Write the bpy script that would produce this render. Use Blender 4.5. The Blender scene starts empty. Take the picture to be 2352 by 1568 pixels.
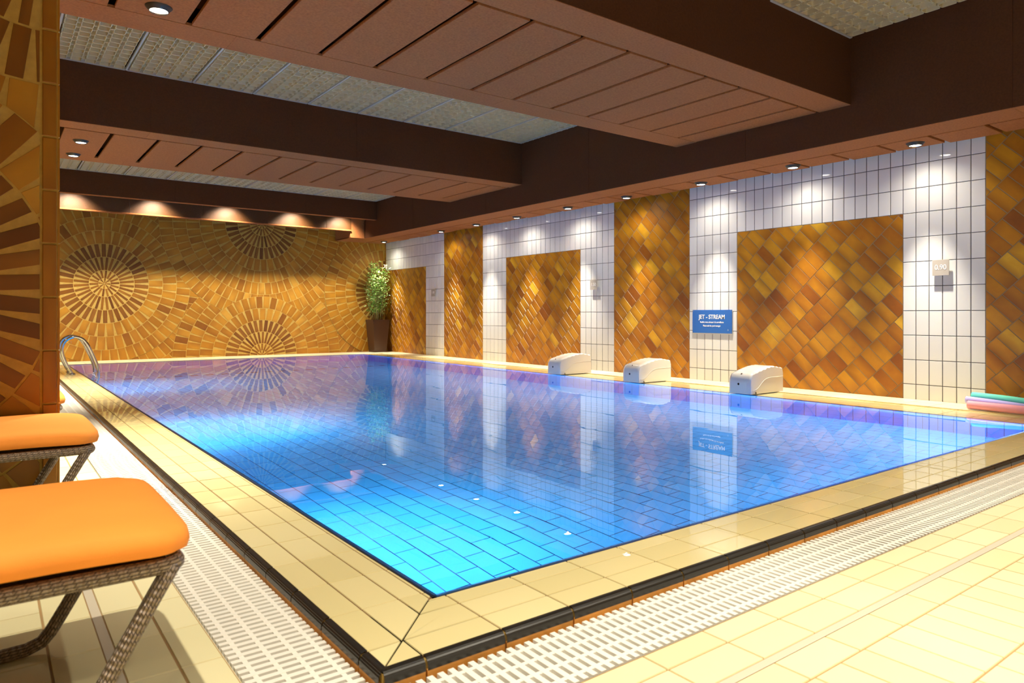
import bpy, bmesh, math, random
from mathutils import Vector, Matrix
random.seed(7)
R=math.radians
scn=bpy.context.scene
COL=scn.collection
# ------------------------------------------------------------------ measures (metres, z=0 is the water level)
XW=7.58      # right wall
YB=15.15     # back wall
XL=-2.4      # left wall
YN=-2.6      # near wall
F=-0.04      # floor level
PX0,PX1,PY0,PY1=1.12,6.65,1.888,14.28   # pool basin
ZC=3.53      # louvre ceiling
ZB=2.893     # underside of beams
ZS=2.55      # underside of soffit
XS=6.66

# ------------------------------------------------------------------ materials
def mat(name):
    m=bpy.data.materials.new(name); m.use_nodes=True
    nt=m.node_tree; nt.nodes.clear()
    o=nt.nodes.new('ShaderNodeOutputMaterial'); b=nt.nodes.new('ShaderNodeBsdfPrincipled')
    nt.links.new(b.outputs[0],o.inputs[0])
    return m,nt,b
def nd(nt,t,**k):
    n=nt.nodes.new(t)
    for a,v in k.items():
        if a.startswith('i_'):
            key=a[2:]; key=int(key) if key.isdigit() else key.replace('_',' ')
            n.inputs[key].default_value=v
        else: setattr(n,a,v)
    return n
def ramp(nt,stops,interp='LINEAR'):
    n=nt.nodes.new('ShaderNodeValToRGB'); cr=n.color_ramp; cr.interpolation=interp
    while len(cr.elements)>1: cr.elements.remove(cr.elements[-1])
    cr.elements[0].position=stops[0][0]; cr.elements[0].color=(*stops[0][1],1)
    for p,c in stops[1:]:
        e=cr.elements.new(p); e.color=(*c,1)
    return n
def simple(name,col,rough=.5,metal=0,noise=0,nscale=20,bump=0,bscale=200,spec=.5,coat=0,coatr=.03):
    m,nt,b=mat(name)
    b.inputs['Base Color'].default_value=(*col,1); b.inputs['Roughness'].default_value=rough
    b.inputs['Metallic'].default_value=metal; b.inputs['Specular IOR Level'].default_value=spec
    b.inputs['Coat Weight'].default_value=coat; b.inputs['Coat Roughness'].default_value=coatr
    tc=nd(nt,'ShaderNodeTexCoord')
    if noise:
        n=nd(nt,'ShaderNodeTexNoise',i_Scale=nscale,i_Detail=4.0); nt.links.new(tc.outputs['Object'],n.inputs['Vector'])
        r=ramp(nt,[(.25,tuple(c*(1-noise) for c in col)),(.75,tuple(min(1,c*(1+noise)) for c in col))])
        nt.links.new(n.outputs[0],r.inputs[0]); nt.links.new(r.outputs[0],b.inputs['Base Color'])
    if bump:
        n=nd(nt,'ShaderNodeTexNoise',i_Scale=bscale,i_Detail=5.0); nt.links.new(tc.outputs['Object'],n.inputs['Vector'])
        bp=nd(nt,'ShaderNodeBump',i_Strength=bump,i_Distance=.004)
        nt.links.new(n.outputs[0],bp.inputs['Height']); nt.links.new(bp.outputs[0],b.inputs['Normal'])
    return m
def tile_mat(name,stops,rough=.2,flash=0.0,mottle=.1,coat=0,coat_ior=1.5,wetbump=0,spec=.5,fl_col=(.05,.02,.01)):
    """glazed ceramic: one tone per tile from the tint attribute, flashed edges by tile uv, mottling"""
    m,nt,b=mat(name); L=nt.links
    at=nd(nt,'ShaderNodeAttribute',attribute_name='tint'); sp=nd(nt,'ShaderNodeSeparateColor'); L.new(at.outputs['Color'],sp.inputs[0])
    tc=nd(nt,'ShaderNodeTexCoord')
    n=nd(nt,'ShaderNodeTexNoise',i_Scale=9.0,i_Detail=5.0,i_Roughness=.6); L.new(tc.outputs['Object'],n.inputs['Vector'])
    m1=nd(nt,'ShaderNodeMath',operation='MULTIPLY_ADD'); L.new(n.outputs[0],m1.inputs[0]); m1.inputs[1].default_value=mottle*2
    a1=nd(nt,'ShaderNodeMath',operation='SUBTRACT'); L.new(sp.outputs[0],a1.inputs[0]); a1.inputs[1].default_value=mottle
    L.new(a1.outputs[0],m1.inputs[2])
    r=ramp(nt,stops); L.new(m1.outputs[0],r.inputs[0]); col=r.outputs[0]
    if flash:
        uv=nd(nt,'ShaderNodeUVMap'); uv.uv_map='UVMap'; su=nd(nt,'ShaderNodeSeparateXYZ'); L.new(uv.outputs[0],su.inputs[0])
        # darker toward one end of the tile (kiln flashing), amount differs per tile
        u=nd(nt,'ShaderNodeMath',operation='SUBTRACT'); L.new(su.outputs[0],u.inputs[0]); L.new(sp.outputs[1],u.inputs[1])
        ua=nd(nt,'ShaderNodeMath',operation='ABSOLUTE'); L.new(u.outputs[0],ua.inputs[0])
        v=nd(nt,'ShaderNodeMath',operation='SUBTRACT'); L.new(su.outputs[1],v.inputs[0]); L.new(sp.outputs[2],v.inputs[1])
        va=nd(nt,'ShaderNodeMath',operation='ABSOLUTE'); L.new(v.outputs[0],va.inputs[0])
        s=nd(nt,'ShaderNodeMath',operation='MAXIMUM'); L.new(ua.outputs[0],s.inputs[0]); L.new(va.outputs[0],s.inputs[1])
        n2=nd(nt,'ShaderNodeMath',operation='MULTIPLY_ADD'); L.new(n.outputs[0],n2.inputs[0]); n2.inputs[1].default_value=.5; L.new(s.outputs[0],n2.inputs[2])
        mr=nd(nt,'ShaderNodeMapRange',clamp=True); L.new(n2.outputs[0],mr.inputs[0])
        mr.inputs[1].default_value=.55; mr.inputs[2].default_value=1.25; mr.inputs[3].default_value=0; mr.inputs[4].default_value=flash
        mx=nd(nt,'ShaderNodeMix',data_type='RGBA'); L.new(mr.outputs[0],mx.inputs[0]); L.new(col,mx.inputs[6]); mx.inputs[7].default_value=(*fl_col,1)
        col=mx.outputs[2]
    L.new(col,b.inputs['Base Color'])
    b.inputs['Roughness'].default_value=rough; b.inputs['Coat Weight'].default_value=coat
    b.inputs['Specular IOR Level'].default_value=spec
    b.inputs['Coat Roughness'].default_value=0.0; b.inputs['Coat IOR'].default_value=coat_ior
    if wetbump:
        nn=nd(nt,'ShaderNodeTexNoise',i_Scale=3.0,i_Detail=1.0); L.new(tc.outputs['Object'],nn.inputs['Vector'])
        bp=nd(nt,'ShaderNodeBump',i_Strength=wetbump,i_Distance=.01); L.new(nn.outputs[0],bp.inputs['Height']); L.new(bp.outputs[0],b.inputs['Coat Normal'])
    return m
M={}
AMB=[(0,(.17,.042,.004)),(.25,(.30,.095,.005)),(.5,(.43,.17,.006)),(.8,(.56,.27,.010)),(1,(.68,.39,.03))]
M['amber']=tile_mat('amber_tile',AMB,rough=.36,flash=.72,mottle=.18,fl_col=(.18,.05,.004))
M['bar']=tile_mat('fan_bar_tile',[(0,(.12,.035,.005)),(.5,(.22,.08,.008)),(1,(.34,.14,.015))],rough=.38,flash=.3,mottle=.1)
M['fan']=tile_mat('fan_tile',[(0,(.20,.065,.006)),(.3,(.34,.135,.009)),(.65,(.46,.205,.014)),(1,(.58,.31,.04))],rough=.36,flash=.5,mottle=.12,fl_col=(.2,.06,.008))
M['mortar']=simple('ochre_mortar',(.50,.32,.065),.75,noise=.12,nscale=30,bump=.3)
M['wgrout']=simple('brown_wall_grout',(.26,.19,.12),.8)
M['white']=tile_mat('white_glazed_tile',[(0,(.74,.74,.74)),(1,(.82,.82,.81))],rough=.07,mottle=.05)
M['dgrout']=simple('dark_grout',(.055,.05,.06),.8)
M['cream']=tile_mat('cream_floor_tile',[(0,(.76,.70,.41)),(1,(.83,.77,.48))],rough=.38,mottle=.08)
M['creamdry']=tile_mat('cream_ledge_tile',[(0,(.82,.72,.45)),(1,(.88,.79,.54))],rough=.35,mottle=.05)
M['creamwet']=tile_mat('wet_coping_tile',[(0,(.73,.63,.31)),(1,(.80,.70,.37))],rough=.45,mottle=.08,coat=1,coat_ior=1.33,wetbump=.02)
M['fgrout']=simple('brown_floor_grout',(.20,.11,.04),.8)
M['fgroutl']=simple('floor_grout',(.38,.24,.10),.8)
M['sealant']=simple('grey_sealant',(.62,.56,.44),.5)
M['black']=simple('black_nosing_tile',(.012,.010,.008),.3,bump=.0)
M['orange_riser']=simple('orange_riser_tile',(.66,.30,.06),.4,noise=.3,nscale=12)
M['plastic']=simple('white_plastic',(.86,.84,.76),.4)
M['blue']=tile_mat('blue_pool_tile',[(0,(.026,.32,.74)),(1,(.038,.365,.82))],rough=.35,mottle=.04)
M['bluewall']=tile_mat('blue_pool_wall_tile',[(0,(.03,.17,.70)),(1,(.05,.22,.80))],rough=.35,mottle=.04)
M['bgrout']=simple('pool_grout',(.008,.07,.24),.8)
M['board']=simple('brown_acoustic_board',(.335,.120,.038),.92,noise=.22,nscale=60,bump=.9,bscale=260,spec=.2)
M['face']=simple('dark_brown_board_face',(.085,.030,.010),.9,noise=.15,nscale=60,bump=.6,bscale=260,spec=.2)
M['boardgloss']=simple('brown_varnished_board',(.085,.030,.004),.42,noise=.2,nscale=60,bump=.8,bscale=150)
M['louvre']=simple('cream_louvre_plastic',(.74,.62,.38),.45)
M['tbar']=simple('white_metal_bar',(.55,.50,.42),.4)
M['slab']=simple('grey_ceiling_slab',(.30,.25,.18),.9)
M['orange']=simple('orange_canvas',(.95,.32,.04),.8,noise=.05,nscale=5,bump=.25,bscale=500)
M['chrome']=simple('chrome_steel',(.72,.72,.70),.13,metal=1)
M['darkmetal']=simple('dark_bronze_ring',(.05,.045,.04),.4,metal=.6)
M['pot']=simple('brown_planter',(.055,.024,.014),.35)
M['soil']=simple('planter_soil',(.03,.02,.012),1,bump=1)
M['stem']=simple('bamboo_stem',(.30,.26,.10),.5)
M['grey']=simple('grey_sign_plate',(.40,.36,.32),.4)
M['signwhite']=simple('white_lettering',(.88,.88,.86),.5)
M['signblue']=simple('blue_sign_plate',(.03,.14,.48),.3)
M['unit']=simple('white_fibreglass',(.82,.80,.76),.16,coat=.4)
M['hole']=simple('black_plug',(.01,.01,.01),.3)
M['wall']=simple('ochre_plaster',(.55,.38,.20),.8)
M['pink']=simple('pink_foam',(.95,.40,.50),.75,bump=.2,bscale=400)
M['lilac']=simple('lilac_foam',(.50,.48,.97),.75,bump=.2,bscale=400)
M['green']=simple('green_foam',(.16,.78,.60),.75,bump=.2,bscale=400)
M['whitepipe']=simple('white_corner_profile',(.8,.78,.7),.4)
def leafmat():
    m,nt,b=mat('bamboo_leaf'); L=nt.links
    at=nd(nt,'ShaderNodeAttribute',attribute_name='tint'); r=ramp(nt,[(0,(.06,.20,.02)),(.5,(.26,.52,.09)),(1,(.62,.78,.35))])
    L.new(at.outputs['Fac'],r.inputs[0]); L.new(r.outputs[0],b.inputs['Base Color']); b.inputs['Roughness'].default_value=.4
    return m
M['leaf']=leafmat()
def emis(name,col,s):
    m=bpy.data.materials.new(name); m.use_nodes=True; nt=m.node_tree; nt.nodes.clear()
    o=nt.nodes.new('ShaderNodeOutputMaterial'); e=nt.nodes.new('ShaderNodeEmission'); e.inputs[0].default_value=(*col,1); e.inputs[1].default_value=s
    nt.links.new(e.outputs[0],o.inputs[0]); return m
M['lens']=emis('lit_lamp_lens',(1,.97,.88),28)
def wicker():
    m,nt,b=mat('dark_wicker_braid'); L=nt.links
    uv=nd(nt,'ShaderNodeUVMap'); uv.uv_map='UVMap'
    br=nd(nt,'ShaderNodeTexBrick',i_Scale=1.0); br.offset=.5; br.inputs['Brick Width'].default_value=.019; br.inputs['Row Height'].default_value=.0078
    br.inputs['Mortar Size'].default_value=.0018; br.inputs['Mortar Smooth'].default_value=1.0
    br.inputs['Color1'].default_value=(.34,.26,.19,1); br.inputs['Color2'].default_value=(.24,.18,.13,1); br.inputs['Mortar'].default_value=(.08,.057,.04,1)
    sk=nd(nt,'ShaderNodeSeparateXYZ'); L.new(uv.outputs[0],sk.inputs[0]); sa=nd(nt,'ShaderNodeMath',operation='MULTIPLY_ADD'); L.new(sk.outputs[1],sa.inputs[0]); sa.inputs[1].default_value=.9; L.new(sk.outputs[0],sa.inputs[2]); cb=nd(nt,'ShaderNodeCombineXYZ'); L.new(sa.outputs[0],cb.inputs[0]); L.new(sk.outputs[1],cb.inputs[1]); L.new(cb.outputs[0],br.inputs['Vector']); L.new(br.outputs[0],b.inputs['Base Color'])
    w=nd(nt,'ShaderNodeTexWave',i_Scale=22.0,i_Distortion=0.0); w.bands_direction='X'; L.new(uv.outputs[0],w.inputs['Vector'])
    ad=nd(nt,'ShaderNodeMath',operation='MULTIPLY_ADD'); L.new(br.outputs['Fac'],ad.inputs[0]); ad.inputs[1].default_value=-1.0; L.new(w.outputs[0],ad.inputs[2])
    bp=nd(nt,'ShaderNodeBump',i_Strength=.9,i_Distance=.004); L.new(ad.outputs[0],bp.inputs['Height']); L.new(bp.outputs[0],b.inputs['Normal'])
    b.inputs['Roughness'].default_value=.3; return m
M['wicker']=wicker()
def water():
    m=bpy.data.materials.new('pool_water'); m.use_nodes=True; nt=m.node_tree; nt.nodes.clear(); L=nt.links
    o=nt.nodes.new('ShaderNodeOutputMaterial'); g=nt.nodes.new('ShaderNodeBsdfGlass'); g.inputs['IOR'].default_value=1.333; g.inputs['Roughness'].default_value=0
    g.inputs['Color'].default_value=(1,1,1,1)
    tc=nd(nt,'ShaderNodeTexCoord'); mp=nd(nt,'ShaderNodeMapping'); mp.inputs['Scale'].default_value=(1,.7,1); L.new(tc.outputs['Object'],mp.inputs[0])
    n=nd(nt,'ShaderNodeTexNoise',i_Scale=2.2,i_Detail=2.0,i_Distortion=.3); L.new(mp.outputs[0],n.inputs['Vector'])
    bp=nd(nt,'ShaderNodeBump',i_Strength=.10,i_Distance=.01); L.new(n.outputs[0],bp.inputs['Height']); L.new(bp.outputs[0],g.inputs['Normal'])
    L.new(g.outputs[0],o.inputs[0]); return m
M['water']=water()

# ------------------------------------------------------------------ mesh helpers
def link(o,parent=None):
    COL.objects.link(o)
    if parent: o.parent=parent
    return o
def tag(o,label,cat,group=None,kind=None):
    if label: o['label']=label
    if cat: o['category']=cat
    if group: o['group']=group
    if kind: o['kind']=kind
    return o
def struct(o,label=None):
    o['kind']='structure'
    if label: o['label']=label
    return o
def empty(name,loc,rz=0):
    o=bpy.data.objects.new(name,None); COL.objects.link(o); o.location=loc; o.rotation_euler=(0,0,rz); o.empty_display_size=.1
    return o
def dup(root,**k):
    r=root.copy(); COL.objects.link(r)
    for a,v in k.items():
        if a=='loc': r.location=v
        elif a=='rz': r.rotation_euler=(0,0,v)
        else: r[a]=v
    for ch in [c for c in bpy.data.objects if c.parent is root]:
        c=ch.copy(); COL.objects.link(c); c.parent=r
        for g in [x for x in bpy.data.objects if x.parent is ch]:
            d=g.copy(); COL.objects.link(d); d.parent=c
    return r
class MB:
    def __init__(s): s.v=[];s.f=[];s.m=[];s.mats=[];s.uv=[];s.tint=[];s.smooth=[]
    def mi(s,m):
        m=M[m] if isinstance(m,str) else m
        if m not in s.mats: s.mats.append(m)
        return s.mats.index(m)
    def face(s,pts,m,uv=None,tint=(.5,.5,.5),smooth=False):
        i=len(s.v); s.v+= [tuple(p) for p in pts]; s.f.append(tuple(range(i,i+len(pts)))); s.m.append(s.mi(m))
        s.uv+= uv if uv else [(0.5,0.5)]*len(pts); s.tint+=[(*tint,1)]*len(pts); s.smooth.append(smooth)
    def mesh(s,vs,fs,m,smooth=False,tint=(.5,.5,.5),uvs=None):
        i=len(s.v); s.v+=[tuple(p) for p in vs]; k=s.mi(m)
        for n,f in enumerate(fs):
            s.f.append(tuple(i+j for j in f)); s.m.append(k); s.uv+= uvs[n] if uvs else [(.5,.5)]*len(f); s.tint+=[(*tint,1)]*len(f); s.smooth.append(smooth)
    def box(s,x0,x1,y0,y1,z0,z1,m,bev=0,tint=(.5,.5,.5)):
        if bev<=0:
            vs=[(x,y,z) for x in (x0,x1) for y in (y0,y1) for z in (z0,z1)]
            fs=[(0,1,3,2),(4,6,7,5),(0,4,5,1),(2,3,7,6),(0,2,6,4),(1,5,7,3)]
            s.mesh(vs,fs,m,tint=tint); return
        bm=bmesh.new(); bmesh.ops.create_cube(bm,size=1)
        for v in bm.verts: v.co=Vector(((x0+x1)/2+v.co.x*(x1-x0),(y0+y1)/2+v.co.y*(y1-y0),(z0+z1)/2+v.co.z*(z1-z0)))
        bmesh.ops.bevel(bm,geom=bm.edges[:],offset=bev,segments=2,affect='EDGES',profile=.7)
        s.frombm(bm,m,tint=tint)
    def frombm(s,bm,m,smooth=False,tint=(.5,.5,.5),mtx=None):
        bm.verts.index_update()
        vs=[(mtx@v.co if mtx else v.co) for v in bm.verts]
        s.mesh(vs,[tuple(v.index for v in f.verts) for f in bm.faces],m,smooth,tint); bm.free()
    def tube(s,pts,r,m,seg=12,cap=True,closed=False):
        pts=[Vector(p) for p in pts]; n=len(pts); rings=[]; L=0; Ls=[]
        up=None
        rr=r if isinstance(r,(list,tuple)) else [r]*n
        for i,p in enumerate(pts):
            if closed: t=(pts[(i+1)%n]-pts[i-1]).normalized()
            else: t=((pts[min(i+1,n-1)]-pts[max(i-1,0)])).normalized()
            if up is None:
                up=Vector((0,0,1)) if abs(t.z)<.9 else Vector((0,1,0))
            a=(up-t*up.dot(t)).normalized(); up=a; b=t.cross(a)
            if i: L+=(p-pts[i-1]).length
            Ls.append(L)
            rings.append([p+ (a*math.cos(2*math.pi*k/seg)+b*math.sin(2*math.pi*k/seg))*rr[i] for k in range(seg)])
        vs=[v for rg in rings for v in rg]; fs=[];uvs=[]
        for i in range(n-1 if not closed else n):
            j=(i+1)%n
            for k in range(seg):
                k2=(k+1)%seg; fs.append((i*seg+k,i*seg+k2,j*seg+k2,j*seg+k))
                c=2*math.pi*rr[i]/seg; l2=Ls[j] if j else L
                uvs.append([(Ls[i],k*c),(Ls[i],(k+1)*c),(l2,(k+1)*c),(l2,k*c)])
        if cap and not closed:
            fs.append(tuple(range(seg-1,-1,-1))); uvs.append([(0,0)]*seg); fs.append(tuple((n-1)*seg+k for k in range(seg))); uvs.append([(0,0)]*seg)
        s.mesh(vs,fs,m,True,uvs=uvs)
    def lathe(s,prof,c,m,seg=24,axis='z'):
        vs=[];n=len(prof)
        for r,z in prof:
            for k in range(seg):
                a=2*math.pi*k/seg; vs.append((c[0]+r*math.cos(a),c[1]+r*math.sin(a),c[2]+z))
        fs=[(i*seg+k,i*seg+(k+1)%seg,(i+1)*seg+(k+1)%seg,(i+1)*seg+k) for i in range(n-1) for k in range(seg)]
        s.mesh(vs,fs,m,True)
    def build(s,name,parent=None,loc=None):
        me=bpy.data.meshes.new(name); me.from_pydata(s.v,[],s.f)
        for m in s.mats: me.materials.append(m)
        me.polygons.foreach_set('material_index',s.m); me.polygons.foreach_set('use_smooth',s.smooth)
        u=me.uv_layers.new(name='UVMap'); u.data.foreach_set('uv',[c for p in s.uv for c in p])
        a=me.attributes.new('tint','FLOAT_COLOR','CORNER'); a.data.foreach_set('color',[c for p in s.tint for c in p])
        me.update(); o=bpy.data.objects.new(name,me)
        if loc: o.location=loc
        return link(o,parent)
def recalc(o):
    bm=bmesh.new(); bm.from_mesh(o.data); bmesh.ops.recalc_face_normals(bm,faces=bm.faces); bm.to_mesh(o.data); bm.free()

def clip(poly,a,b,c):
    """keep a*s+b*t<=c ; poly items are (s,t,u,v)"""
    out=[]; n=len(poly)
    for i in range(n):
        p,q=poly[i],poly[(i+1)%n]; dp=a*p[0]+b*p[1]-c; dq=a*q[0]+b*q[1]-c
        if dp<=0: out.append(p)
        if (dp<0<dq) or (dq<0<dp):
            k=dp/(dp-dq); out.append(tuple(p[j]+(q[j]-p[j])*k for j in range(4)))
    return out
def clips(poly,planes):
    for pl in planes:
        poly=clip(poly,*pl)
        if len(poly)<3: return []
    return poly
def rectplanes(s0,s1,t0,t1): return [(-1,0,-s0),(1,0,s1),(0,-1,-t0),(0,1,t1)]
def area(p): return abs(sum(p[i][0]*p[(i+1)%len(p)][1]-p[(i+1)%len(p)][0]*p[i][1] for i in range(len(p)))/2)
class Frame:
    def __init__(s,O,S,T): s.O=Vector(O);s.S=Vector(S);s.T=Vector(T);s.N=s.S.cross(s.T)
    def __call__(s,a,b,h=0): return s.O+s.S*a+s.T*b+s.N*h
def tile(mb,fr,poly,m,h0=0,th=.003,ch=.0025,tint=None):
    """one glazed tile: chamfered slab over the polygon (s,t,u,v)"""
    if len(poly)<3 or area(poly)<2e-5: return
    if tint is None: tint=(random.random(),random.random(),random.random())
    n=len(poly); cx=sum(p[0] for p in poly)/n; cy=sum(p[1] for p in poly)/n
    # inset by moving each vertex toward the inside along edge normals
    ins=[]
    sg=1 if sum(poly[i][0]*poly[(i+1)%n][1]-poly[(i+1)%n][0]*poly[i][1] for i in range(n))>0 else -1
    for i in range(n):
        p0,p1,p2=poly[i-1],poly[i],poly[(i+1)%n]
        e1=Vector((p1[0]-p0[0],p1[1]-p0[1])); e2=Vector((p2[0]-p1[0],p2[1]-p1[1]))
        if e1.length<1e-6 or e2.length<1e-6: ins.append((p1[0],p1[1])); continue
        e1.normalize(); e2.normalize()
        n1=Vector((-e1.y,e1.x))*sg; n2=Vector((-e2.y,e2.x))*sg; b=n1+n2
        if b.length<.3: ins.append((p1[0],p1[1])); continue
        d=ch/max(.35,(1+n1.dot(n2))/2); b=b/2
        ins.append((p1[0]+b.x*d,p1[1]+b.y*d))
    top=[fr(x,y,h0+th) for x,y in ins]; lo=[fr(p[0],p[1],h0) for p in poly]; uv=[(p[2],p[3]) for p in poly]
    order=range(n) if sg>0 else range(n-1,-1,-1); order=list(order)
    mb.face([top[i] for i in order],m,[uv[i] for i in order],tint)
    for k in range(n):
        i=order[k]; j=order[(k+1)%n]
        mb.face([lo[i],lo[j],top[j],top[i]],m,[uv[i],uv[j],uv[j],uv[i]],tint)
def rect(s0,s1,t0,t1,rot=False):
    return [(s0,t0,0,0),(s1,t0,1,0),(s1,t1,1,1),(s0,t1,0,1)]
def flat(mb,fr,s0,s1,t0,t1,m,h=0): mb.face([fr(s0,t0,h),fr(s1,t0,h),fr(s1,t1,h),fr(s0,t1,h)],m)

# ------------------------------------------------------------------ fan mosaic
RINGS=[(.012,.098,8,.030,'bar'),(.103,.245,18,.034,'bar'),(.255,.495,32,.042,'bar'),(.505,.745,38,.070,'bar'),(.755,.995,38,.112,'fan')]
def fan(mb,fr,cx,cy,rad,layer,planes,dark=0):
    h=layer*.004; N=120
    disc=[(cx+rad*math.cos(2*math.pi*k/N),cy+rad*math.sin(2*math.pi*k/N),.5,.5) for k in range(N)]
    d=clips(disc,planes)
    if len(d)<3: return
    mb.face([fr(p[0],p[1],h) for p in d],'mortar')
    for k in range(len(d)):
        a,b=d[k],d[(k+1)%len(d)]; mb.face([fr(a[0],a[1],h-.004),fr(b[0],b[1],h-.004),fr(b[0],b[1],h),fr(a[0],a[1],h)],'mortar')
    rings=list(RINGS); r0=1.0
    while r0<rad-.02:
        n=int(2*math.pi*r0/.129); rings.append((r0+.005,r0+.245,n,.121,'fan')); r0+=.25
    for a,b,n,w,m in rings:
        if b>rad+.01: break
        ph=random.random()*6.28
        for k in range(n):
            t=ph+2*math.pi*k/n; c,s=math.cos(t),math.sin(t); w0=w/2
            wi=min(w0,a*math.pi/n*.93)
            q=[(a,-wi,0,0),(b,-w0,1,0),(b,w0,1,1),(a,wi,0,1)]
            # corners of the outer edge follow the ring
            q=[(cx+x*c-y*s,cy+x*s+y*c,u,v) for x,y,u,v in q]
            q=clips(q,planes)
            tt=.35+.42*random.random() if random.random()<.9 else random.choice((.1,.2,.9))
            if q: tile(mb,fr,q,m,h,.0025,.0015,(tt,random.random(),random.random()))
# ------------------------------------------------------------------ SETTING: walls
def quadbox(name,x0,x1,y0,y1,z0,z1,m):
    mb=MB(); mb.box(x0,x1,y0,y1,z0,z1,m); o=mb.build(name); return struct(o)
# back wall with fan mosaic
ZW=2.95
fr=Frame((0,YB,0),(1,0,0),(0,0,1))
mb=MB(); mb.box(XL,XW+.2,YB+.002,YB+.25,-.3,3.9,'wall'); flat(mb,fr,XL,XW,0,3.6,'mortar')
pl=rectplanes(XL,XW,.0,3.2)
A1=(1.766,1.44); B1=(4.69,2.80)
dx=2.91
# lowest layer: wide discs that fill the ground between
fan(mb,fr,1.766,1.458,3.0,0.3,pl+[(1,0,4.7)])
fan(mb,fr,-4.0+dx*0+ (1.766-dx*2+4.0),1.458,3.0,0.3,pl+[(1,0,-1.2)])
fan(mb,fr,7.58,1.40,3.0,.6,pl+[(-1,0,-4.7)])
fan(mb,fr,4.69,0.01,1.75,1.6,pl)
fan(mb,fr,1.766,1.458,1.5,1.8,pl)
fan(mb,fr,4.69-2*dx,2.80,2.0,2.6,pl)
fan(mb,fr,4.69,2.80,2.0,2.6,pl)
fan(mb,fr,4.69-2*dx,0.01,1.25,3.8,pl)
fan(mb,fr,4.69,0.01,1.25,3.8,pl)
fan(mb,fr,7.58,1.40,1.5,5.0,pl)
struct(mb.build('wall_back'),'back wall of the pool hall, covered in a brown fan mosaic of radiating tiles')

# right wall: white glazed piers and lintels around diagonal amber panels
fr=Frame((XW,0,0),(0,-1,0),(0,0,1))     # s=-y
mb=MB(); mb.box(XW+.002,XW+.25,YN,YB,-.3,3.9,'wall')
YC=2.6065; CP=.125; BW=1.4175; ZR=.162
def diag(y0,y1,z0,z1):
    flat(mb,fr,-y1,-y0,z0,z1,'wgrout',.001)
    pls=rectplanes(-y1+.003,-y0-.003,z0+.002,z1-.002)
    c=math.sqrt(.5); s0,s1=-y1,-y0
    # a: up-right, b: down-right
    def inv(s,t): return (s*c+t*c, s*c-t*c)
    cs=[inv(s,t) for s in (s0,s1) for t in (z0,z1)]
    amin=min(p[0] for p in cs);amax=max(p[0] for p in cs);bmin=min(p[1] for p in cs);bmax=max(p[1] for p in cs)
    for j in range(int(bmin/.25)-2,int(bmax/.25)+2):
        off=.0625 if j%2 else 0
        for i in range(int(amin/.125)-2,int(amax/.125)+2):
            a0=i*.125+off; b0=j*.25; g=.0035
            q=[(a0+g,b0+g,0,0),(a0+.125-g,b0+g,0,1),(a0+.125-g,b0+.25-g,1,1),(a0+g,b0+.25-g,1,0)]
            q=[(a*c+b*c,a*c-b*c,u,v) for a,b,u,v in q]
            q=clips(q,pls)
            if q:
                r=random.random(); t=.32+.38*r if random.random()<.88 else random.choice((.12,.2,.85,.95))
                tile(mb,fr,q,'amber',.001,.003,.0018,(t,random.random(),random.random()))
def white(y0,y1,z0,z1):
    flat(mb,fr,-y1,-y0,z0,z1,'dgrout',.001)
    n=round((y1-y0)/CP); w=(y1-y0)/n
    k0=int(math.floor((z0-ZR)/.25))-1
    for i in range(n):
        for k in range(k0,14):
            a,b=ZR+k*.25+.003,ZR+(k+1)*.25-.003
            a=max(a,z0); b=min(b,z1)
            if b-a<.01: continue
            s0=-(y0+(i+1)*w)+.003; s1=-(y0+i*w)-.003
            tile(mb,fr,rect(s0,s1,a,b),'white',.001,.004,.003)
ZT=ZR+1.75
y=YC; ZTOP=3.0
diag(YN+.0,y,0,ZTOP)
for rep in range(3):
    white(y,y+6*CP,0,ZT); white(y,y+28*CP if rep<2 else YB-.07,ZT,ZTOP)
    if rep<2:
        diag(y+6*CP,y+22*CP,0,ZT); white(y+22*CP,y+28*CP,0,ZT)
        diag(y+28*CP,y+28*CP+BW,0,ZTOP); y+=28*CP+BW
    else:
        diag(y+6*CP,YB-.11,0,ZT); diag(YB-.11,YB,0,ZTOP)
struct(mb.build('wall_right'),'right wall with white glazed tile piers framing diagonal amber tile panels')
# corner profile
mb=MB(); mb.box(XW-.018,XW-.004,YB-.02,YB-.008,0,2.55,'whitepipe'); struct(mb.build('trim_1'),'thin white corner profile behind the potted bamboo')
# left and near walls (behind and beside the camera)
quadbox('wall_left',XL-.2,XL,YN,YB,-.3,3.9,'wall')
quadbox('wall_front',XL,XW,YN-.2,YN,-.3,3.9,'wall')

# end pillar wall at the left with its own fan mosaic
PXR,PYF=.274,3.93
fr=Frame((0,PYF,0),(1,0,0),(0,0,1))
mb=MB(); mb.box(XL,PXR-.004,PYF+.002,PYF+.40,F,3.9,'mortar'); 
pl=rectplanes(XL,.195,F,2.9)
fan(mb,fr,-.49,.99,2.75,.3,pl)
fan(mb,fr,.20,2.70,1.0,1.5,pl)
fan(mb,fr,-1.86,2.7,1.0,1.5,pl)
fan(mb,fr,-.49,.99,1.0,2.6,pl)
flat(mb,fr,.195,PXR-.004,F,2.9,'mortar',.002)
for k in range(-1,12):
    a=.206+.25*k
    lo=max(a+.004,F); hi=min(a+.246,2.89)
    tile(mb,fr,rect(.206,.262,lo,hi),'fan',.006,.003,.003,(.22+.22*random.random(),random.random(),random.random()))
    mb.box(.266,PXR,PYF-.004,PYF+.02,lo,hi,'fan',tint=(.5,.5,.5))
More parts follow.
